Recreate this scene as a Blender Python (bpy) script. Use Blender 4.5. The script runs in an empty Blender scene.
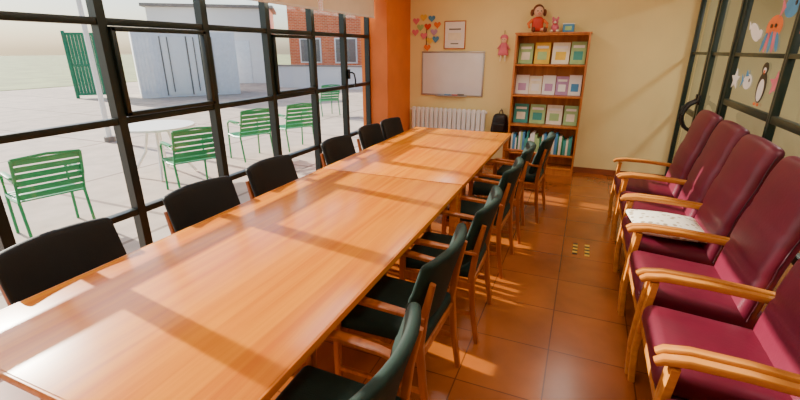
import bpy, bmesh, math, random
from mathutils import Vector, Matrix, noise
random.seed(7)
S = bpy.context.scene
COL = S.collection
pi = math.pi

# ------------------------------------------------------------------ materials
def lin(c):
    return tuple(((x/255)/12.92 if x/255 <= .04045 else ((x/255+.055)/1.055)**2.4) for x in c)+(1,)

def mat(name, rgb, rough=.5, var=.12, scale=(8,8,8), metal=0, coat=0, bump=0, bscale=200, emit=0, spec=.5, sheen=0):
    m = bpy.data.materials.new(name); m.use_nodes = True
    nt = m.node_tree; b = nt.nodes['Principled BSDF']
    b.inputs['Roughness'].default_value = rough
    b.inputs['Metallic'].default_value = metal
    b.inputs['Coat Weight'].default_value = coat
    b.inputs['Coat Roughness'].default_value = .12
    b.inputs['Specular IOR Level'].default_value = spec
    b.inputs['Sheen Weight'].default_value = sheen
    c = lin(rgb)
    tc = nt.nodes.new('ShaderNodeTexCoord'); mp = nt.nodes.new('ShaderNodeMapping')
    mp.inputs['Scale'].default_value = scale
    nt.links.new(tc.outputs['Object'], mp.inputs[0])
    n = nt.nodes.new('ShaderNodeTexNoise'); n.inputs['Scale'].default_value = 1; n.inputs['Detail'].default_value = 5
    nt.links.new(mp.outputs[0], n.inputs['Vector'])
    r = nt.nodes.new('ShaderNodeValToRGB')
    r.color_ramp.elements[0].position = .3; r.color_ramp.elements[1].position = .7
    r.color_ramp.elements[0].color = tuple(x*(1-var) for x in c[:3])+(1,)
    r.color_ramp.elements[1].color = tuple(min(1, x*(1+var)) for x in c[:3])+(1,)
    nt.links.new(n.outputs[0], r.inputs[0]); nt.links.new(r.outputs[0], b.inputs['Base Color'])
    if bump:
        n2 = nt.nodes.new('ShaderNodeTexNoise'); n2.inputs['Scale'].default_value = bscale
        nt.links.new(tc.outputs['Object'], n2.inputs['Vector'])
        bp = nt.nodes.new('ShaderNodeBump'); bp.inputs['Strength'].default_value = bump; bp.inputs['Distance'].default_value = .01
        nt.links.new(n2.outputs[0], bp.inputs['Height']); nt.links.new(bp.outputs[0], b.inputs['Normal'])
    if emit:
        b.inputs['Emission Color'].default_value = c; b.inputs['Emission Strength'].default_value = emit
    return m

def brickmat(name, c1, c2, cm, w, h, mortar, rough, offset=0, coat=0, rot=(0,0,0), nvar=.25):
    m = bpy.data.materials.new(name); m.use_nodes = True
    nt = m.node_tree; b = nt.nodes['Principled BSDF']; b.inputs['Roughness'].default_value = rough
    b.inputs['Coat Weight'].default_value = coat; b.inputs['Coat Roughness'].default_value = .2
    tc = nt.nodes.new('ShaderNodeTexCoord'); mp = nt.nodes.new('ShaderNodeMapping')
    mp.inputs['Rotation'].default_value = rot
    nt.links.new(tc.outputs['Object'], mp.inputs[0])
    br = nt.nodes.new('ShaderNodeTexBrick'); br.offset = offset
    br.inputs['Scale'].default_value = 1; br.inputs['Brick Width'].default_value = w; br.inputs['Row Height'].default_value = h
    br.inputs['Mortar Size'].default_value = mortar; br.inputs['Mortar Smooth'].default_value = .2
    br.inputs['Color1'].default_value = lin(c1); br.inputs['Color2'].default_value = lin(c2); br.inputs['Mortar'].default_value = lin(cm)
    nt.links.new(mp.outputs[0], br.inputs['Vector'])
    n = nt.nodes.new('ShaderNodeTexNoise'); n.inputs['Scale'].default_value = 3; n.inputs['Detail'].default_value = 8
    nt.links.new(tc.outputs['Object'], n.inputs['Vector'])
    mr = nt.nodes.new('ShaderNodeMapRange'); mr.inputs[1].default_value = .3; mr.inputs[2].default_value = .7
    mr.inputs[3].default_value = 1-nvar; mr.inputs[4].default_value = 1+nvar
    nt.links.new(n.outputs[0], mr.inputs[0])
    vm = nt.nodes.new('ShaderNodeVectorMath'); vm.operation = 'SCALE'
    nt.links.new(br.outputs[0], vm.inputs[0]); nt.links.new(mr.outputs[0], vm.inputs['Scale'])
    nt.links.new(vm.outputs[0], b.inputs['Base Color'])
    return m

def woodmat(name, rgb, dark, rough=.3, coat=.3, along='y', fine=1.0):
    m = bpy.data.materials.new(name); m.use_nodes = True
    nt = m.node_tree; b = nt.nodes['Principled BSDF']; b.inputs['Roughness'].default_value = rough
    b.inputs['Coat Weight'].default_value = coat; b.inputs['Coat Roughness'].default_value = .15
    tc = nt.nodes.new('ShaderNodeTexCoord'); mp = nt.nodes.new('ShaderNodeMapping')
    sc = {'y': (22*fine, .9, 22*fine), 'x': (.9, 22*fine, 22*fine), 'z': (22*fine, 22*fine, .9)}[along]
    mp.inputs['Scale'].default_value = sc
    nt.links.new(tc.outputs['Object'], mp.inputs[0])
    n = nt.nodes.new('ShaderNodeTexNoise'); n.inputs['Scale'].default_value = 1; n.inputs['Detail'].default_value = 6
    n.inputs['Distortion'].default_value = .6
    nt.links.new(mp.outputs[0], n.inputs['Vector'])
    r = nt.nodes.new('ShaderNodeValToRGB')
    r.color_ramp.elements[0].position = .32; r.color_ramp.elements[1].position = .62
    r.color_ramp.elements[0].color = lin(dark); r.color_ramp.elements[1].color = lin(rgb)
    nt.links.new(n.outputs[0], r.inputs[0]); nt.links.new(r.outputs[0], b.inputs['Base Color'])
    return m

def glassmat():
    m = bpy.data.materials.new('window_glass'); m.use_nodes = True
    nt = m.node_tree; nt.nodes.clear()
    o = nt.nodes.new('ShaderNodeOutputMaterial'); mx = nt.nodes.new('ShaderNodeMixShader')
    t = nt.nodes.new('ShaderNodeBsdfTransparent'); t.inputs[0].default_value = (.95,.97,.96,1)
    g = nt.nodes.new('ShaderNodeBsdfGlossy'); g.inputs['Roughness'].default_value = .02
    f = nt.nodes.new('ShaderNodeLayerWeight'); f.inputs[0].default_value = .5
    p = nt.nodes.new('ShaderNodeMath'); p.operation = 'POWER'; p.inputs[1].default_value = 4
    q = nt.nodes.new('ShaderNodeMath'); q.operation = 'MULTIPLY_ADD'; q.inputs[1].default_value = .6; q.inputs[2].default_value = .04
    nt.links.new(f.outputs['Facing'], p.inputs[0]); nt.links.new(p.outputs[0], q.inputs[0])
    nt.links.new(q.outputs[0], mx.inputs[0]); nt.links.new(t.outputs[0], mx.inputs[1]); nt.links.new(g.outputs[0], mx.inputs[2])
    nt.links.new(mx.outputs[0], o.inputs[0])
    return m

M = {}
M['table'] = woodmat('table_wood', (232,142,0), (206,108,0), .27, .2, 'y')
M['table_edge'] = woodmat('table_edge_wood', (222,134,14), (194,100,6), .35, .2, 'y')
M['chairwood'] = woodmat('chair_wood', (180,98,30), (144,70,18), .4, .2, 'z')
M['armwood'] = woodmat('arm_wood', (214,140,50), (184,108,30), .4, .2, 'x')
M['shelf'] = woodmat('shelf_wood', (202,122,44), (172,94,28), .45, .1, 'z', .6)
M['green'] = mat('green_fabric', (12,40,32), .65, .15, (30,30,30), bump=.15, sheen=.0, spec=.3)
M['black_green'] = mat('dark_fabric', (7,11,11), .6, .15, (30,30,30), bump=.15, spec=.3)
M['maroon'] = mat('maroon_vinyl', (102,14,42), .45, .12, (6,6,6), bump=.06, bscale=60)
M['maroon_d'] = mat('maroon_piping', (60,6,22), .5)
M['frame'] = mat('green_window_frame', (8,26,22), .4, .1)
M['framer'] = mat('green_door_frame', (22,44,36), .35, .1)
M['glass'] = glassmat()
M['wall'] = mat('cream_plaster', (244,226,160), .8, .04, (2,2,2), bump=.03)
M['wallw'] = mat('white_plaster', (240,234,220), .85, .04, (2,2,2))
M['orange'] = mat('terracotta_paint', (222,120,48), .7, .08, (3,3,3))
M['floor'] = brickmat('terracotta_tiles', (162,88,28), (150,78,24), (102,52,18), .45, .45, .004, .27, coat=.35, nvar=.25)
M['skirt'] = mat('skirting_tile', (150,80,50), .4)
M['white'] = mat('white_paint', (240,240,236), .5, .02)
M['wb'] = mat('whiteboard_surface', (238,240,242), .2, .02)
M['alu'] = mat('aluminium', (180,182,184), .35, .05, metal=.7)
M['black'] = mat('black_plastic', (14,14,16), .4)
M['blind'] = mat('blind_cloth', (240,232,214), .8, .03)
M['paving'] = brickmat('yard_paving', (198,178,162), (188,168,152), (140,122,110), 2.4, 2.4, .03, .9, nvar=.14)
M['grass'] = mat('grass', (150,156,100), .9, .3, (.6,.6,.6))
M['brick'] = brickmat('orange_brick', (230,112,60), (212,92,46), (224,170,136), .26, .08, .012, .85, offset=.5, rot=(pi/2,0,0), nvar=.1)
M['render'] = mat('white_render', (230,228,226), .8, .05, (.5,.5,.5))
M['bluewhite'] = mat('pale_metal', (234,236,238), .5, .05)
M['gate'] = mat('gate_green', (20,124,88), .5)
M['ygreen'] = mat('yard_chair_green', (20,140,84), .4, .08)
M['red'] = mat('red_plastic', (214,60,40), .5)
M['pink'] = mat('pink_cloth', (226,120,140), .7)
M['skin'] = mat('doll_skin', (236,190,160), .7)
M['hair'] = mat('doll_hair', (110,56,30), .8)
M['yellow'] = mat('yellow_paper', (240,200,70), .7)
M['blue'] = mat('blue_paper', (80,150,200), .7)
M['teal'] = mat('teal_paper', (70,160,150), .6)
M['lgreen'] = mat('light_green_paper', (170,206,140), .6)
M['cream'] = mat('cream_paper', (244,236,210), .7)
M['orangep'] = mat('orange_paper', (236,120,50), .7)
M['purple'] = mat('violet_paper', (190,150,190), .7)
M['paper'] = mat('paper', (244,242,238), .7, .01)
M['corr'] = mat('corridor_wall', (170,168,140), .8, .1, (1.5,1.5,1.5))
M['grey'] = mat('grey', (120,118,112), .6)
M['asphalt'] = mat('roof_grey', (130,124,120), .8)
def patmat():
    m = bpy.data.materials.new('patterned_cotton'); m.use_nodes = True
    nt = m.node_tree; b = nt.nodes['Principled BSDF']; b.inputs['Roughness'].default_value = .8
    tc = nt.nodes.new('ShaderNodeTexCoord'); v = nt.nodes.new('ShaderNodeTexVoronoi'); v.inputs['Scale'].default_value = 22
    nt.links.new(tc.outputs['Object'], v.inputs['Vector'])
    r = nt.nodes.new('ShaderNodeValToRGB'); r.color_ramp.elements[0].position = .25; r.color_ramp.elements[1].position = .38
    r.color_ramp.elements[0].color = lin((170,150,120)); r.color_ramp.elements[1].color = lin((238,230,212))
    nt.links.new(v.outputs['Distance'], r.inputs[0]); nt.links.new(r.outputs[0], b.inputs['Base Color'])
    return m
M['pattern'] = patmat()
fillm = mat('fill_diffuser', (255,244,226), .5, 0, emit=.6)  # glowing face of the added fill panels
M['fill_glow'] = fillm

# ------------------------------------------------------------------ mesh builder
class MB:
    def __init__(s): s.bm = bmesh.new(); s.mats = []
    def mi(s, k):
        if k not in s.mats: s.mats.append(k)
        return s.mats.index(k)
    def add(s, t, k, mtx=None):
        i = s.mi(k)
        bmesh.ops.recalc_face_normals(t, faces=t.faces)
        for f in t.faces: f.material_index = i; f.smooth = True
        if mtx is not None: t.transform(mtx)
        me = bpy.data.meshes.new('t'); t.to_mesh(me); t.free(); s.bm.from_mesh(me); bpy.data.meshes.remove(me)
    def box(s, c, d, k, bev=0, mtx=None, seg=2):
        t = bmesh.new(); bmesh.ops.create_cube(t, size=1)
        for v in t.verts: v.co = Vector((v.co.x*d[0], v.co.y*d[1], v.co.z*d[2]))
        if bev: bmesh.ops.bevel(t, geom=list(t.edges), offset=bev, segments=seg, affect='EDGES', profile=.5)
        m = Matrix.Translation(c)
        if mtx is not None: m = m @ mtx
        s.add(t, k, m)
    def beam(s, p, q, w, h, k, bev=.004, up=(0,0,1), w2=None, h2=None):
        p = Vector(p); q = Vector(q); d = (q-p); L = d.length; z = d.normalized()
        u = Vector(up)
        if abs(z.dot(u)) > .97: u = Vector((1,0,0))
        x = u.cross(z).normalized(); y = z.cross(x)
        t = bmesh.new(); bmesh.ops.create_cube(t, size=1)
        w2 = w2 or w; h2 = h2 or h
        for v in t.verts:
            top = v.co.z > 0
            v.co = Vector((v.co.x*(w2 if top else w), v.co.y*(h2 if top else h), v.co.z*L))
        if bev: bmesh.ops.bevel(t, geom=list(t.edges), offset=bev, segments=2, affect='EDGES')
        m = Matrix((x, y, z)).transposed().to_4x4(); m.translation = (p+q)/2
        s.add(t, k, m)
    def sweep(s, pts, w, h, k, up=(0,0,1), round_=False, n=10):
        pts = [Vector(p) for p in pts]; t = bmesh.new(); rings = []
        ws = w if isinstance(w, (list, tuple)) else [w]*len(pts)
        hs = h if isinstance(h, (list, tuple)) else [h]*len(pts)
        for i, p in enumerate(pts):
            a = pts[max(0, i-1)]; b = pts[min(len(pts)-1, i+1)]; z = (b-a).normalized(); u = Vector(up)
            if abs(z.dot(u)) > .98: u = Vector((0,1,0)) if abs(z.y) < .9 else Vector((1,0,0))
            x = u.cross(z).normalized(); y = z.cross(x); r = []
            for j in range(n):
                an = 2*pi*(j+.5)/n; c, sn = math.cos(an), math.sin(an)
                if not round_:
                    e = .45
                    c = math.copysign(abs(c)**e, c); sn = math.copysign(abs(sn)**e, sn)
                r.append(t.verts.new(p+x*c*ws[i]/2+y*sn*hs[i]/2))
            rings.append(r)
        for a, b in zip(rings, rings[1:]):
            for j in range(n): t.faces.new((a[j], a[(j+1)%n], b[(j+1)%n], b[j]))
        t.faces.new(rings[0]); t.faces.new(list(reversed(rings[-1])))
        s.add(t, k)
    def tube(s, pts, r, k, n=10): s.sweep(pts, 2*r, 2*r, k, round_=True, n=n)
    def cyl(s, p, q, r1, r2, k, n=20):
        s.sweep([p, q], [2*r1, 2*r2], [2*r1, 2*r2], k, round_=True, n=n)
    def ball(s, c, d, k, sub=2, mtx=None):
        t = bmesh.new(); bmesh.ops.create_uvsphere(t, u_segments=16, v_segments=10, radius=1)
        for v in t.verts: v.co = Vector((v.co.x*d[0], v.co.y*d[1], v.co.z*d[2]))
        m = Matrix.Translation(c)
        if mtx is not None: m = m @ mtx
        s.add(t, k, m)
    def pane(s, hy, z0, z1, k, x=0):
        t = bmesh.new(); vs = [t.verts.new(p) for p in ((x,-hy,z0),(x,hy,z0),(x,hy,z1),(x,-hy,z1))]; t.faces.new(vs)
        s.add(t, k)
    def cushion(s, half, r, k, mtx=Matrix(), deform=None, n=7):
        t = bmesh.new(); H = half
        def coords(h):
            rr = min(r, h*.999); inner = h-rr
            a = [-h, -h+rr*.12, -h+rr*.3, -h+rr*.6]
            m = [(-inner)+2*inner*i/n for i in range(n+1)]
            return a+m+[-x for x in reversed(a)]
        for ax in range(3):
            o = [a for a in range(3) if a != ax]
            A = coords(H[o[0]]); B = coords(H[o[1]])
            for sg in (-1, 1):
                g = []
                for a in A:
                    row = []
                    for b in B:
                        p = [0,0,0]; p[ax] = sg*H[ax]; p[o[0]] = a; p[o[1]] = b
                        row.append(t.verts.new(p))
                    g.append(row)
                for i in range(len(A)-1):
                    for j in range(len(B)-1):
                        t.faces.new((g[i][j], g[i+1][j], g[i+1][j+1], g[i][j+1]))
        bmesh.ops.remove_doubles(t, verts=t.verts, dist=1e-5)
        for v in t.verts:
            q = Vector([max(-(H[i]-min(r, H[i]*.999)), min(H[i]-min(r, H[i]*.999), v.co[i])) for i in range(3)])
            d = v.co-q
            if d.length > 1e-9:
                rr = Vector([min(r, H[i]*.999) for i in range(3)])
                d.normalize(); v.co = q+Vector((d.x*rr.x, d.y*rr.y, d.z*rr.z))
            if deform: v.co = Vector(deform(v.co.copy()))
        s.add(t, k, mtx)
    def poly(s, pts, k, th=.002, nrm=(0,1,0)):
        t = bmesh.new(); vs = [t.verts.new(p) for p in pts]; f = t.faces.new(vs)
        r = bmesh.ops.extrude_face_region(t, geom=[f]); N = Vector(nrm)*th
        for e in r['geom']:
            if isinstance(e, bmesh.types.BMVert): e.co += N
        s.add(t, k)
    def mesh(s, name):
        me = bpy.data.meshes.new(name); s.bm.to_mesh(me); s.bm.free()
        for k in s.mats: me.materials.append(M[k])
        me.set_sharp_from_angle(angle=math.radians(38))
        return me
    def obj(s, name, loc=(0,0,0), rot=0):
        me = s.mesh(name); return place(me, name, loc, rot)

def place(me, name, loc=(0,0,0), rot=0):
    o = bpy.data.objects.new(name, me); COL.objects.link(o); o.location = loc; o.rotation_euler = (0,0,rot); return o

def simplebox(name, lo, hi, k):
    b = MB(); lo = Vector(lo); hi = Vector(hi); c = (lo+hi)/2
    b.box((0,0,0), hi-lo, k); return b.obj(name, c)

# ------------------------------------------------------------------ room shell
XL, XR, YB, YN, ZC = -2.9, 1.15, 6.6, -2.0, 2.8
simplebox('floor', (XL-.1, YN-.1, -.1), (XR+.05, YB+.1, 0), 'floor')
simplebox('ceiling', (XL-.1, YN-.1, ZC), (XR+.1, YB+.1, ZC+.1), 'wallw')
simplebox('wall_back', (XL-.1, YB, 0), (XR+.1, YB+.12, ZC), 'wall')
simplebox('wall_rear', (XL-.1, YN-.12, 0), (XR+.1, YN, ZC), 'wall')
simplebox('wall_left', (XL-.1, YN, 2.52), (XL+.1, YB, ZC), 'wall')
simplebox('wall_right', (XR, YN, 2.45), (XR+.12, YB, ZC), 'wall')
simplebox('pillar', (XL-.1, 5.72, 0), (-2.6, YB, ZC), 'orange')
simplebox('baseboard_back', (-2.6, YB-.012, 0), (XR, YB, .08), 'skirt')

# left glazing : bays
ys = [5.72, 5.04, 4.33, 3.57, 2.80, 1.96, 1.16, .36, -.44, -1.24, -2.0]
rows = [.06, .59, 1.24, 1.87, 2.5]
for i in range(len(ys)-1):
    y1, y0 = ys[i], ys[i+1]; b = MB(); cy = (y0+y1)/2; W = y1-y0; fx = .07; t = .06
    for yy in (-W/2+t/4, W/2-t/4): b.box((0,yy,1.26), (fx,t/2,2.52), 'frame')
    b.box((0,0,.03), (fx,W-t,.07), 'frame')
    for z in rows[1:-1]: b.box((0,0,z), (fx*.9,W-t,.045), 'frame', .004)
    b.box((0,0,2.49), (fx,W-t,.06), 'frame')
    b.pane((W-t)/2, .05, 2.47, 'glass')
    if i in (5-1, 2, 6):   # opening sash
        a, c = rows[2]+.03, rows[3]-.03
        for yy in (-W/2+t/2+.016, W/2-t/2-.016): b.box((.035,yy,(a+c)/2), (.05,.032,c-a), 'frame', .004)
        for z in (a+.013, c-.013): b.box((.035,0,z), (.05,W-t,.03), 'frame', .004)
    if i == 0:
        b.box((.05, -W/2+.03, 1.4), (.03,.03,.12), 'black', .004)
        b.tube([(.06,-W/2+.03,1.42),(.1,-W/2+.03,1.42),(.11,-W/2+.06,1.40),(.11,-W/2+.09,1.32),(.11,-W/2+.08,1.24)], .011, 'black')
    b.obj('window_%d' % (i+1), (XL, cy, 0))

# roller blinds
for a, c in [(5.66,4.36),(4.30,2.84),(2.76,1.2),(1.12,-.4),(-.5,-1.9)]:
    b = MB(); L = a-c
    b.cyl((0,-L/2,.42), (0,L/2,.42), .03, .03, 'white')
    b.box((.028,0,.21), (.003,L-.03,.42), 'blind')
    b.box((.028,0,.012), (.014,L-.03,.024), 'white', .004)
    b.obj('roller_blind', (-2.78, (a+c)/2, 2.10))

# right glazing
ysr = [6.6, 5.62, 4.78, 3.62, 2.45, 1.3, .15, -1.0, -2.0]
for i in range(len(ysr)-1):
    y1, y0 = ysr[i], ysr[i+1]; b = MB(); cy = (y0+y1)/2; W = y1-y0; t = .06; dep = .045
    for yy in (-W/2+t/4, W/2-t/4): b.box((0,yy,1.225), (dep,t/2,2.45), 'framer', .003)
    bars = ((.06,.12),(1.0,.05),(1.66,.03),(2.41,.08)) if i < 2 else ((.06,.12),(.62,.05),(1.26,.05),(1.66,.03),(2.41,.08))
    for z, h in bars: b.box((0,0,z), (dep*.9,W-t,h), 'framer', .003)
    b.pane((W-t)/2, .06, 2.4, 'glass')
    if i < 2:   # door leaf: extra stiles + handle
        for yy in (-W/2+t/2+.025, W/2-t/2-.025): b.box((-.01,yy,1.2), (.05,.05,2.3), 'framer', .003)
        sgn = -1 if i == 0 else 1
        yh = sgn*(W/2-t/2-.03)
        pts = [(-.03,yh,1.18)]+[(-.04-.12*math.sin(pi*k/8)**.6, yh, 1.18-.34*k/8) for k in range(9)]+[(-.03,yh,.84)]
        b.tube(pts, .018, 'black')
        b.box((-.04,yh,1.19), (.02,.05,.1), 'black', .005); b.box((-.04,yh,.83), (.02,.05,.1), 'black', .005)
    b.obj(('door_%d' % (i+1)) if i < 2 else ('window_%d' % (i+20)), (XR+.035, cy, 0))

# corridor beyond the right glazing
simplebox('corridor_floor', (XR+.07, YN, -.1), (3.4, YB+1, -.001), 'floor')
simplebox('wall_corridor', (3.3, YN, 0), (3.4, YB+1, ZC), 'corr')
simplebox('wall_corridor_end', (XR+.1, YB+1, 0), (3.4, YB+1.1, ZC), 'corr')
simplebox('corridor_ceiling', (XR+.13, YN, ZC), (3.4, YB+1.1, ZC+.1), 'wallw')
simplebox('wall_corridor_rear', (XR+.1, YN-.1, 0), (3.4, YN, ZC), 'corr')
b = MB()
b.box((0,0,.9), (.04,6,.12), 'gate', .01)
b.obj('trim_handrail', (3.28, 3.0, 0))

# ------------------------------------------------------------------ tables
def table(L):
    b = MB(); W = 1.23
    b.box((0,0,.735), (W-.012, L-.012, .03), 'table', .002)
    for sx in (-1,1): b.box((sx*(W/2-.006),0,.7335), (.014,L,.033), 'table_edge', .003)
    for sy in (-1,1): b.box((0,sy*(L/2-.006),.7335), (W-.014,.013,.033), 'table_edge', .003)
    for sx in (-1,1): b.box((sx*(W/2-.075),0,.706), (.022,L-.16,.03), 'table_edge', .002)
    for sy in (-1,1): b.box((0,sy*(L/2-.06),.69), (W-.16,.022,.06), 'table_edge', .002)
    for sx in (-1,1):
        for sy in (-1,1):
            b.beam((sx*(W/2-.05),sy*(L/2-.04),0), (sx*(W/2-.05),sy*(L/2-.04),.72), .04, .04, 'table_edge', .004, w2=.055, h2=.055)
    return b
cx = -1.36
table(2.46).obj('dining_table', (cx, .51+1.23, 0))
table(2.243).obj('dining_table', (cx, 2.982+1.1225, 0))

# ------------------------------------------------------------------ dining chair (faces +X)
def chair(fab, arch):
    b = MB(); W = .25
    for s in (-1,1):
        b.beam((.215,s*W,0), (.205,s*W,.625), .028, .030, 'chairwood', .005, w2=.036, h2=.036)
        b.sweep([(-.27,s*(W-.02),0),(-.235,s*(W-.02),.22),(-.215,s*(W-.02),.45),(-.235,s*(W-.02),.62),(-.27,s*(W-.015),.78)],
                [.028,.034,.036,.034,.026], [.03,.036,.04,.036,.026], 'chairwood', up=(0,1,0))
        b.sweep([(-.24,s*(W-.01),.605),(-.1,s*(W+.005),.622),(.08,s*(W+.01),.632),(.2,s*W,.632),(.235,s*W,.622)],
                [.034,.044,.05,.05,.04], [.022,.024,.026,.026,.02], 'chairwood')
        b.beam((-.22,s*(W-.01),.395), (.205,s*W,.395), .045, .024, 'chairwood', .003, up=(0,1,0))
        b.beam((-.24,s*(W-.02),.2), (.21,s*W,.2), .026, .018, 'chairwood', .003, up=(0,1,0))
    b.box((.207,0,.395), (.024,2*W-.03,.045), 'chairwood', .003)
    b.box((-.215,0,.395), (.024,2*W-.06,.045), 'chairwood', .003)
    def ds(p):
        p.z += .012*(1-(p.y/.23)**2)*(1-(p.x/.23)**2); 
        p.y *= 1+.05*(p.x/.23); return p
    b.cushion((.225,.222,.038), .03, fab, Matrix.Translation((.0,0,.452)), ds)
    def db(p):
        z = p.z; y = p.y
        x = p.x + .055*(y/.25)**2 - .10*max(0,(z+.19)/.38)**1.2 - 0.0
        zz = z - arch*(y/.25)**2*(1 if z > 0 else -.3)
        return (x, y, zz)
    b.cushion((.024,.262,.185), .022, fab, Matrix.Translation((-.205,0,.70)), db, 10)
    return b
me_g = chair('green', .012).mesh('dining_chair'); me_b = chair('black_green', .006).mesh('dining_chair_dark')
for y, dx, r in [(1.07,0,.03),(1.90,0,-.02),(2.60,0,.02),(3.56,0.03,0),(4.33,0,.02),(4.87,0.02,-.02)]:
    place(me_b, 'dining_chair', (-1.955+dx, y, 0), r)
for y, x, r in [(.95,-.69,.02),(1.73,-.74,-.03),(2.42,-.69,.02),(3.29,-.68,-.03),(3.98,-.66,.05),(4.58,-.53,-.06)]:
    place(me_g, 'dining_chair', (x, y, 0), pi+r)

# ------------------------------------------------------------------ high-back armchair (faces -X)
def armchair():
    b = MB(); W = .298
    for s in (-1,1):
        y = s*W
        b.sweep([(-.33,y,0),(-.345,y,.2),(-.335,y,.42),(-.32,y,.61)], [.034,.034,.036,.036], [.04,.044,.05,.055], 'armwood', up=(0,1,0))
        b.sweep([(.30,y,0),(.27,y,.22),(.24,y,.42),(.22,y,.60)], [.034,.034,.036,.034], [.04,.044,.05,.045], 'armwood', up=(0,1,0))
        b.sweep([(-.385,y,.612),(-.36,y,.628),(-.28,y,.640),(-.1,y,.638),(.08,y,.625),(.24,y,.612)],
                [.034,.040,.042,.042,.04,.036], [.026,.034,.036,.034,.032,.028], 'armwood')
        b.beam((-.335,y,.36), (.25,y,.30), .05, .026, 'armwood', .004, up=(0,1,0))
    b.box((-.325,0,.35), (.026,2*W-.03,.05), 'armwood', .004)
    b.box((.25,0,.30), (.026,2*W-.03,.05), 'armwood', .004)
    def ds(p):
        p.z += .018*(1-(p.y/.27)**2)
        return p
    b.cushion((.285,.270,.062), .05, 'maroon', Matrix.Translation((-.075,0,.435)) @ Matrix.Rotation(math.radians(4),4,'Y'), ds)
    b.cushion((.27,.26,.012), .01, 'maroon_d', Matrix.Translation((-.07,0,.368)) @ Matrix.Rotation(math.radians(4),4,'Y'))
    lean = math.radians(14)
    def db(p):
        f = (p.z+.40)/.80
        p.y *= 1-.06*max(0,(f-.75)/.25)**2
        p.x += -.014*(1-(p.y/.26)**2) + .010*math.cos(f*pi*2) + (-.022*max(0,(f-.72)/.28)*(1-max(0,(f-.72)/.28))*2)
        # shallow horizontal tufting seams
        for q in (.33,.62): p.x += .010*math.exp(-((f-q)/.02)**2)*(1 if p.x < 0 else 0)
        if p.z > .2: p.z += .012*(1-(p.y/.25)**2)*((p.z-.2)/.2)
        return p
    m = Matrix.Translation((.20,0,.79)) @ Matrix.Rotation(lean,4,'Y')
    b.cushion((.045,.268,.40), .042, 'maroon', m, db, 26)
    for s in (-1,1):
        pts = [m @ Vector(db(Vector((.001,s*.2685,-.36+.72*i/12)))) for i in range(13)]
        b.tube(pts, .004, 'maroon_d', 6)
    return b
me_a = armchair().mesh('high_back_armchair')
AY = [4.52,3.87,3.22,2.57,1.915,1.26]
for i, y in enumerate(AY):
    place(me_a, 'high_back_armchair', (.755+[.0,.01,-.005,.0,.01,0][i], y, 0), [.004,-.004,.004,0,-.004,.004][i])
b = MB()
def dc(p):
    k = (1-abs(p.x/.21)**2.5)*(1-abs(p.y/.21)**2.5)
    p.z *= .35+.75*max(0,k); return p
b.cushion((.23,.22,.05), .045, 'pattern', Matrix(), dc, 12)
o = b.obj('seat_cushion', (.645,3.22,.560), .12); o.rotation_euler = (0,math.radians(3),.12)

# ------------------------------------------------------------------ bookshelf
b = MB(); W = .94; D = .3; H = 1.9
for s in (-1,1): b.box((s*(W/2-.0125),0,H/2), (.025,D,H), 'shelf', .002)
lev = [.09,.28+.0,.68,1.09,1.5,1.8875]
for z in lev: b.box((0,.0,z), (W-.05,D-.004,.022), 'shelf', .002)
b.box((0,D/2-.006,H/2), (W-.05,.008,H-.02), 'shelf')
b.box((0,-D/2+.02,.04), (W-.05,.018,.08), 'shelf')
b.box((0,0,H+.005), (W+.02,D+.01,.02), 'shelf', .003)
SX, SY = -.48, YB-.16
b.obj('bookshelf', (SX, SY, 0))

b = MB(); rnd = random.Random(3)
def facing(x, z, w, h, k, k2, lean=.18, y=.02):
    m = Matrix.Translation((x, y, z)) @ Matrix.Rotation(-lean,4,'X')
    t = bmesh.new(); bmesh.ops.create_cube(t, size=1)
    for v in t.verts: v.co = Vector((v.co.x*w, v.co.y*.018, v.co.z*h+h/2))
    b.add(t, k, m)
    for (dx, dz, ww, hh, kk) in ((0,h*.78,w*.75,h*.12,'paper'),(0,h*.38,w*.6,h*.38,k2)):
        t = bmesh.new(); bmesh.ops.create_cube(t, size=1)
        for v in t.verts: v.co = Vector((v.co.x*ww+dx, v.co.y*.003-.0105, v.co.z*hh+dz))
        b.add(t, kk, m)
zt = lev[4]+.014
for x, w, h, k, k2 in [(-.34,.19,.27,'lgreen','cream'),(-.12,.20,.28,'yellow','lgreen'),(.12,.22,.28,'cream','yellow'),(.34,.19,.29,'lgreen','teal')]:
    facing(x, zt, w, h, k, k2)
zt = lev[3]+.014
for x, w, h, k, k2 in [(-.35,.18,.26,'paper','purple'),(-.17,.17,.25,'cream','paper'),(.01,.17,.26,'paper','purple'),(.185,.16,.25,'purple','paper'),(.35,.16,.27,'paper','blue')]:
    facing(x, zt, w, h, k, k2, .14)
zt = lev[2]+.014
for x, w, h, k, k2 in [(-.33,.20,.27,'teal','cream'),(-.10,.21,.27,'lgreen','teal'),(.13,.21,.27,'cream','lgreen'),(.345,.18,.27,'lgreen','cream')]:
    facing(x, zt, w, h, k, k2, .16)
zt = lev[1]+.012; x = -.42
while x < .40:
    w = rnd.uniform(.018,.04); h = rnd.uniform(.2,.3)
    b.box((x+w/2,-.02,zt+h/2), (w-.001,.19,h), rnd.choice(['teal','lgreen','cream','paper','blue','gate']), .002); x += w
b.obj('books', (SX, SY, 0))

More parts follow.
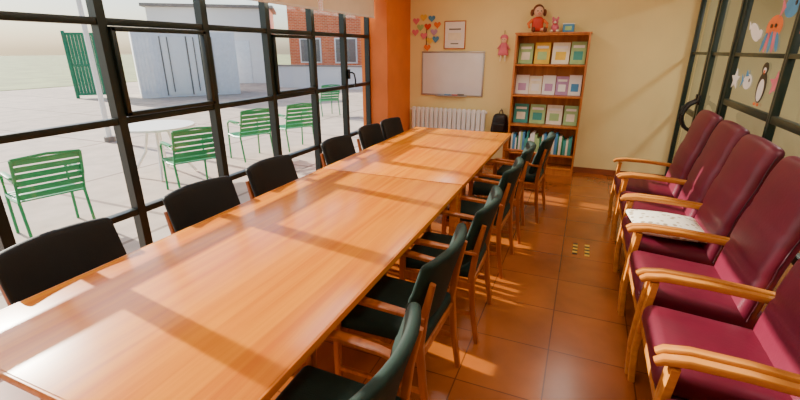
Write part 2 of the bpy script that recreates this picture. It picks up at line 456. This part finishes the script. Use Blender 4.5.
b = MB()
b.cushion((.06,.045,.075), .04, 'red', Matrix.Translation((0,0,.085)))
b.ball((0,-.01,.21), (.05,.048,.055), 'skin')
b.ball((0,.012,.225), (.06,.05,.06), 'hair')
for s in (-1,1):
    b.sweep([(s*.04,-.03,.03),(s*.055,-.09,.028),(s*.06,-.14,.022)], .035, .035, 'skin', round_=True)
    b.ball((s*.06,-.145,.028), (.02,.026,.028), 'hair')
    b.sweep([(s*.055,0,.13),(s*.1,-.02,.09),(s*.09,-.06,.05)], [.035,.028,.024], [.035,.028,.024], 'orangep', round_=True)
    b.ball((s*.018,-.057,.215), (.006,.004,.006), 'black')
    b.ball((s*.066,.0,.2), (.02,.02,.035), 'hair')
b.ball((0,-.06,.2), (.006,.005,.005), 'pink')
b.tube([(-.014,-.057,.188),(0,-.06,.184),(.014,-.057,.188)], .0025, 'red', 6)
o = b.obj('rag_doll', (-.70, 6.45, 1.915), .3); o.scale = (1.25,1,1.25)
b = MB()
b.ball((0,0,.06), (.05,.07,.055), 'pink'); b.ball((0,-.05,.13), (.04,.04,.042), 'pink'); b.ball((0,-.09,.12), (.018,.018,.014), 'cream')
for s in (-1,1):
    b.ball((s*.03,-.04,.172), (.015,.01,.022), 'pink'); b.ball((s*.035,-.05,.018), (.018,.03,.018), 'cream'); b.ball((s*.014,-.088,.138), (.005,.004,.005), 'black')
    b.ball((s*.04,.04,.018), (.02,.03,.018), 'cream')
b.obj('stuffed_toy_cat', (-.47, 6.43, 1.915))
b = MB(); b.cushion((.07,.06,.05), .01, 'blue', Matrix.Translation((0,0,.05))); b.box((0,0,.105), (.15,.13,.012), 'paper', .003); b.box((0,-.062,.05), (.08,.004,.05), 'lgreen', .001)
b.obj('gift_box', (-.30, 6.45, 1.915))

# ------------------------------------------------------------------ back wall things
b = MB()
b.box((0,0,0), (.97,.012,.63), 'wb', .001)
for s in (-1,1):
    b.box((s*.48,-.004,0), (.022,.022,.65), 'alu', .003); b.box((0,-.004,s*.315), (.97,.022,.022), 'alu', .003)
b.box((0,-.035,-.325), (.5,.06,.012), 'alu', .002)
for x, k in ((-.1,'blue'),(.02,'red')): b.cyl((x,-.04,-.311), (x+.1,-.04,-.311), .008, .008, k, 8)
b.box((.16,-.04,-.305), (.1,.03,.025), 'grey', .004)
b.obj('whiteboard', (-1.905, YB-.008, 1.35))
b = MB()
b.box((0,0,0), (.32,.01,.38), 'paper'); b.box((0,-.007,.08), (.18,.002,.02), 'grey'); b.box((0,-.007,-.02), (.2,.002,.1), 'cream'); b.box((0,-.007,-.12), (.12,.002,.015), 'grey')
for s in (-1,1): b.box((s*.158,-.004,0), (.014,.018,.392), 'shelf', .002); b.box((0,-.004,s*.19), (.32,.018,.014), 'shelf', .002)
b.obj('framed_certificate', (-1.885, YB-.01, 1.905))
b = MB(); rnd = random.Random(5)
def heart(cx, cz, r, k, y=0):
    pts = []
    for i in range(22):
        t = 2*pi*i/22
        pts.append((cx+r*16*math.sin(t)**3/16, y, cz+r*(13*math.cos(t)-5*math.cos(2*t)-2*math.cos(3*t)-math.cos(4*t))/16))
    b.poly(pts, k, .003, (0,-1,0))
P = [(-.17,.16),(-.05,.21),(.08,.19),(.17,.10),(-.1,.07),(.02,.08),(.12,.0),(-.18,-.0),(-.04,-.05),(.06,-.12),(.15,-.1),(.02,-.22)]
for i, (x, z) in enumerate(P): heart(x, z, .055, ['pink','yellow','blue','orangep','lgreen','red','purple','pink'][i%8], -.001*i)
b.box((0,.001,-.1), (.012,.003,.3), 'hair')
b.obj('paper_heart_collage', (-2.33, YB-.012, 1.95))
b = MB()
b.ball((0,0,.12), (.045,.03,.05), 'skin'); b.ball((0,.005,.15), (.055,.03,.045), 'pink'); b.cushion((.06,.02,.09), .02, 'pink', Matrix.Translation((0,0,-.0)), lambda p: (p.x*(1-.35*p.z/.09), p.y, p.z))
for s in (-1,1):
    b.sweep([(s*.03,0,-.08),(s*.035,0,-.17)], [.03,.022], [.02,.018], 'cream', round_=True); b.sweep([(s*.04,0,.06),(s*.085,0,0)], [.026,.02], .02, 'pink', round_=True)
    b.ball((s*.015,-.029,.125), (.005,.003,.005), 'black')
b.tube([(0,.01,.19),(0,.012,.25)], .003, 'hair', 6)
b.obj('hanging_doll', (-1.15, YB-.032, 1.71))
b = MB(); n = 16; w = 1.2/n
for i in range(n):
    x = -.6+w*(i+.5)
    b.cushion((w*.42,.035,.34), .02, 'white', Matrix.Translation((x,0,.5)), None, 2)
b.cyl((-.62,0,.2), (.62,0,.2), .018, .018, 'white'); b.cyl((-.62,0,.8), (.62,0,.8), .018, .018, 'white')
b.cyl((.62,0,.2), (.62,0,0), .011, .011, 'white'); b.cyl((.6,0,.2), (.66,0,.2), .022, .022, 'white')
for x in (-.45,.45): b.box((x,.045,.8), (.03,.05,.04), 'grey')
b.obj('radiator', (-1.93, YB-.085, 0))
b = MB()
b.cushion((.12,.07,.15), .06, 'black', Matrix.Translation((0,0,.0)), lambda p: (p.x*(1-.2*(p.z/.17)), p.y*(1-.2*p.z/.17), p.z))
b.cushion((.09,.025,.07), .02, 'black', Matrix.Translation((0,-.075,-.05)))
b.tube([(-.03,.03,.13),(-.02,.05,.18),(0,.06,.2),(.02,.05,.18),(.03,.03,.13)], .007, 'black', 8)
b.tube([(0,.085,.2),(0,.05,.2),(0,.04,.22)], .006, 'alu', 8)
b.obj('backpack', (-1.11, YB-.09, .65))

# floor marking
b = MB()
for j in (-1,1):
    for i in range(7):
        b.box((j*.05,-.105+i*.035,.001), (.04,.034,.002), 'yellow' if (i+(j>0))%2 else 'black', 0)
b.obj('floor_marking_tape', (.155, 3.84, .0005))

# ------------------------------------------------------------------ stickers on right glass (flat paper cutouts)
def ell(cy, cz, ry, rz, n=18, rot=0):
    out = []
    for i in range(n):
        a = 2*pi*i/n; y = ry*math.cos(a); z = rz*math.sin(a)
        out.append((0, cy+y*math.cos(rot)-z*math.sin(rot), cz+y*math.sin(rot)+z*math.cos(rot)))
    return out
def sticker(name, parts, y, z, x0=0):
    b = MB()
    for i, (pts, k) in enumerate(parts): b.poly([(-.001*i, p[1], p[2]) for p in pts], k, .002, (-1,0,0))
    b.obj(name, (XR+.031, y, z))
def fish(k1, k2, s=1):
    return [(ell(0,0,.11*s,.065*s), k1), ([(0,.09*s,0),(0,.17*s,.06*s),(0,.15*s,0),(0,.17*s,-.06*s)], k2), (ell(-.05*s,.015*s,.016*s,.016*s,10), 'black'), ([(0,-.02*s,.05*s),(0,.05*s,.1*s),(0,.06*s,.04*s)], k2)]
sticker('octopus_cutout', [(ell(0,.05,.15,.08),'orangep')]+[(ell(-.12+.06*i,-.05,.026,.075,12,.25*(i-2)),'pink' if i%2 else 'blue') for i in range(5)]+[(ell(-.04,.06,.02,.014,8),'black'),(ell(.04,.06,.02,.014,8),'black')], 4.03, 1.80)
sticker('fish_cutout', fish('blue','pink',1.1), 3.80, 1.97)
sticker('fish_cutout', fish('pink','orangep',1.1), 3.38, 1.86)
sticker('penguin_cutout', [(ell(0,0,.09,.11),'black'),(ell(0,-.02,.06,.08),'paper'),(ell(0,.13,.06,.045),'black'),(ell(0,.12,.03,.02,10),'paper'),([(0,-.02,.12),(0,.02,.12),(0,0,.09)],'orangep'),(ell(-.03,-.12,.025,.012,10),'orangep'),(ell(.03,-.12,.025,.012,10),'orangep')], 3.97, 1.44)
star = [(0,(.12 if i%2==0 else .055)*math.sin(pi*i/5),(.09 if i%2==0 else .04)*math.cos(pi*i/5)) for i in range(10)]
sticker('starfish_cutout', [(star,'paper')], 4.62, 1.46)
sticker('starfish_cutout', [(star,'pink')], 3.72, 1.48)
sticker('fish_cutout', fish('paper','blue',.9), 4.30, 1.46)
sticker('seal_cutout', [(ell(0,0,.14,.05,18,.4),'paper'),(ell(-.13,-.02,.05,.035),'paper'),([(0,.1,.03),(0,.17,.09),(0,.15,.02)],'paper')], 4.42, 1.83)
sticker('fish_cutout', fish('yellow','orangep',.9), 2.9, 1.5)

# ------------------------------------------------------------------ fill panels added at the ceiling, out of view, to brighten the interior
def fill_lamp(x, y, e, col):
    b = MB(); b.box((0,0,.035), (.3,1.25,.05), 'white', .004); b.box((0,0,.006), (.26,1.2,.012), 'fill_glow', .002)
    o = b.obj('ceiling_fill', (x, y, ZC-.062))
    L = bpy.data.lights.new('fill_light','AREA'); L.shape = 'RECTANGLE'; L.size = .3; L.size_y = 1.2; L.energy = e; L.color = col
    lo = bpy.data.objects.new('fill_light', L); COL.objects.link(lo); lo.parent = o; lo.location = (0,0,-.01)
for x, y in [(-1.3,.3),(-1.3,2.6),(-1.3,5.0),(.2,.3),(.2,2.6),(.2,5.0)]: fill_lamp(x, y, 11, (1,.94,.82))
for y in (1.5,4.8): fill_lamp(2.3, y, 36, (1,.97,.9))  # added fill for the corridor, also out of view

# ------------------------------------------------------------------ exterior
GZ = -.05
simplebox('yard_ground', (-24, -25, GZ-.1), (XL-.06, 60, GZ), 'paving')
simplebox('grass_field', (-160, -80, GZ-.35), (-24.0, 140, GZ+.02), 'grass')
def ychair():
    b = MB(); W = .26
    for s in (-1,1):
        y = s*W
        b.tube([(-.36,y,.84),(-.30,y,.62),(-.22,y,.42),(-.30,y,.02)], .014, 'ygreen', 8)
        b.tube([(.24,y,.0),(.22,y,.40),(.20,y,.60),(.14,y,.64),(-.26,y,.62)], .014, 'ygreen', 8)
        b.tube([(-.22,y,.42),(0,y,.40),(.22,y,.42)], .014, 'ygreen', 8)
        b.box((-.05,y,.655), (.34,.045,.018), 'ygreen', .005)
    for i in range(6):
        t = i/5; b.box((-.235-.11*t,0,.47+.34*t), (.014,2*W-.01,.055), 'ygreen', .004, Matrix.Rotation(-.33,4,'Y'))
    for i in range(7): b.box((-.19+.066*i,0,.425-.004*(3-abs(i-3))), (.055,2*W-.01,.014), 'ygreen', .004)
    b.tube([(-.36,-W,.84),(-.37,0,.86),(-.36,W,.84)], .014, 'ygreen', 8)
    b.tube([(.22,-W,.41),(.22,W,.41)], .012, 'ygreen', 8)
    return b
me_y = ychair().mesh('garden_chair')
for x, y, r in [(-4.8,2.35,pi-.25),(-4.6,3.92,pi-.4),(-5.1,5.6,pi-.4),(-4.85,6.5,pi-.5),(-6.6,10.4,pi-.6)]:
    o = place(me_y, 'garden_chair', (x, y, GZ), r)
b = MB()
b.cyl((0,0,.70), (0,0,.73), .5, .5, 'white', 40)
for i in range(4):
    a = pi/4+i*pi/2; b.tube([(.12*math.cos(a),.12*math.sin(a),.7),(.2*math.cos(a),.2*math.sin(a),.35),(.42*math.cos(a),.42*math.sin(a),0.015)], .02, 'white', 8)
b.cyl((0,0,.68), (0,0,.70), .2, .2, 'white', 24)
b.obj('garden_table', (-5.6, 4.3, GZ))
b = MB(); b.box((0,0,1.2), (3.6,2.4,2.4), 'bluewhite', .02)
for i in range(30): b.box((-1.75+i*.12,-1.205,1.2), (.05,.03,2.2), 'bluewhite', .006)
for s in (-.45,.45): b.box((s,-1.23,1.15), (.85,.02,2.1), 'white', .01); b.tube([(s-.2,-1.26,.2),(s-.2,-1.26,2.2)], .02, 'grey', 8)
for s in (-.9,0,.9): b.box((s,-1.235,1.15), (.04,.03,2.15), 'grey')
b.obj('storage_container', (-15.3, 13.6, GZ), .95)
b = MB(); b.box((0,0,1.9), (6,4,3.8), 'render'); b.box((0,0,3.87), (6.4,4.4,.16), 'asphalt', .02)
b.box((1.2,-2.02,1.1), (1.2,.06,2.2), 'bluewhite', .01); b.box((-1.2,-2.02,1.7), (1.4,.06,1.1), 'grey', .01); b.box((-1.2,-2.04,1.7), (1.25,.06,.95), 'bluewhite', .01)
b.obj('white_building', (-19.6, 20.0, GZ), .62)
b = MB(); b.box((0,0,2.4), (9,5,4.8), 'brick'); b.box((0,0,4.87), (9.4,5.4,.16), 'asphalt', .02)
for x in (-3.2,-1.1,1.1,3.2): 
    b.box((x,-2.51,1.7), (1.3,.05,1.3), 'white', .01)
    for s in (-.3,.3): b.box((x+s,-2.53,1.7), (.54,.05,1.15), 'grey', .01)
b.obj('brick_building', (-11.2, 23.8, GZ), .1)
b = MB(); b.box((0,0,.5), (6,.2,1.0), 'render'); b.box((0,0,1.03), (6.1,.3,.06), 'asphalt', .01)
b.obj('garden_wall', (-11.5, 18.0, GZ), .1)
b = MB(); b.box((0,0,.02), (.36,.36,.04), 'red', .01); b.cyl((0,0,.04), (0,0,.3), .14, .09, 'red'); b.cyl((0,0,.3), (0,0,.45), .09, .055, 'white'); b.cyl((0,0,.45), (0,0,.7), .055, .02, 'red')
b.obj('traffic_cone', (-15.8, 16.3, GZ))
b = MB()
for x in (-.8,.8): b.box((x,0,1.2), (.1,.1,2.4), 'gate', .01)
for z in (.15,1.2,2.3): b.box((0,0,z), (1.6,.06,.08), 'gate', .005)
for i in range(15): b.box((-.75+i*.107,0,1.22), (.095,.03,2.2), 'gate')
b.obj('metal_gate', (-17.1, 11.1, GZ), .75)
b = MB()
for i in range(12): b.box((-13.2+i*2.4,0,.6), (.06,.06,1.2), 'gate')
for z in (.1,1.15): b.box((0,0,z), (26.4,.03,.04), 'gate')
for i in range(66): b.box((-13.2+i*.4,0,.62), (.01,.01,1.1), 'gate')
b.obj('boundary_fence', (-23, -4.5, GZ), pi/2)
b = MB(); b.cyl((0,0,0), (0,0,3.4), .05, .04, 'white'); b.cyl((0,0,0), (0,0,.1), .1, .1, 'grey'); b.ball((0,0,3.45), (.12,.12,.1), 'white')
b.obj('lamp_post', (-8.7, 5.6, GZ))

# ------------------------------------------------------------------ light
w = bpy.data.worlds.new('World'); S.world = w; w.use_nodes = True
nt = w.node_tree; bg = nt.nodes['Background']; sk = nt.nodes.new('ShaderNodeTexSky')
sk.sky_type = 'NISHITA'; sk.sun_disc = False; sk.sun_elevation = math.radians(42); sk.sun_rotation = math.radians(-90); sk.dust_density = 2
nt.links.new(sk.outputs[0], bg.inputs[0]); bg.inputs[1].default_value = .34
L = bpy.data.lights.new('sun','SUN'); L.energy = 15; L.angle = math.radians(.6); L.color = (1,.92,.79)
so = bpy.data.objects.new('sun', L); COL.objects.link(so); so.location = (-10,0,8)
so.rotation_euler = Vector((1,-.15,-.42)).to_track_quat('-Z','Y').to_euler()

cam = bpy.data.cameras.new('camera'); cam.sensor_width = 36; cam.lens = 427/800*36; cam.clip_end = 500
co = bpy.data.objects.new('camera', cam); COL.objects.link(co); co.location = (0,0,1.7)
co.rotation_euler = (math.radians(90-19.4), 0, math.radians(22.8))
S.camera = co
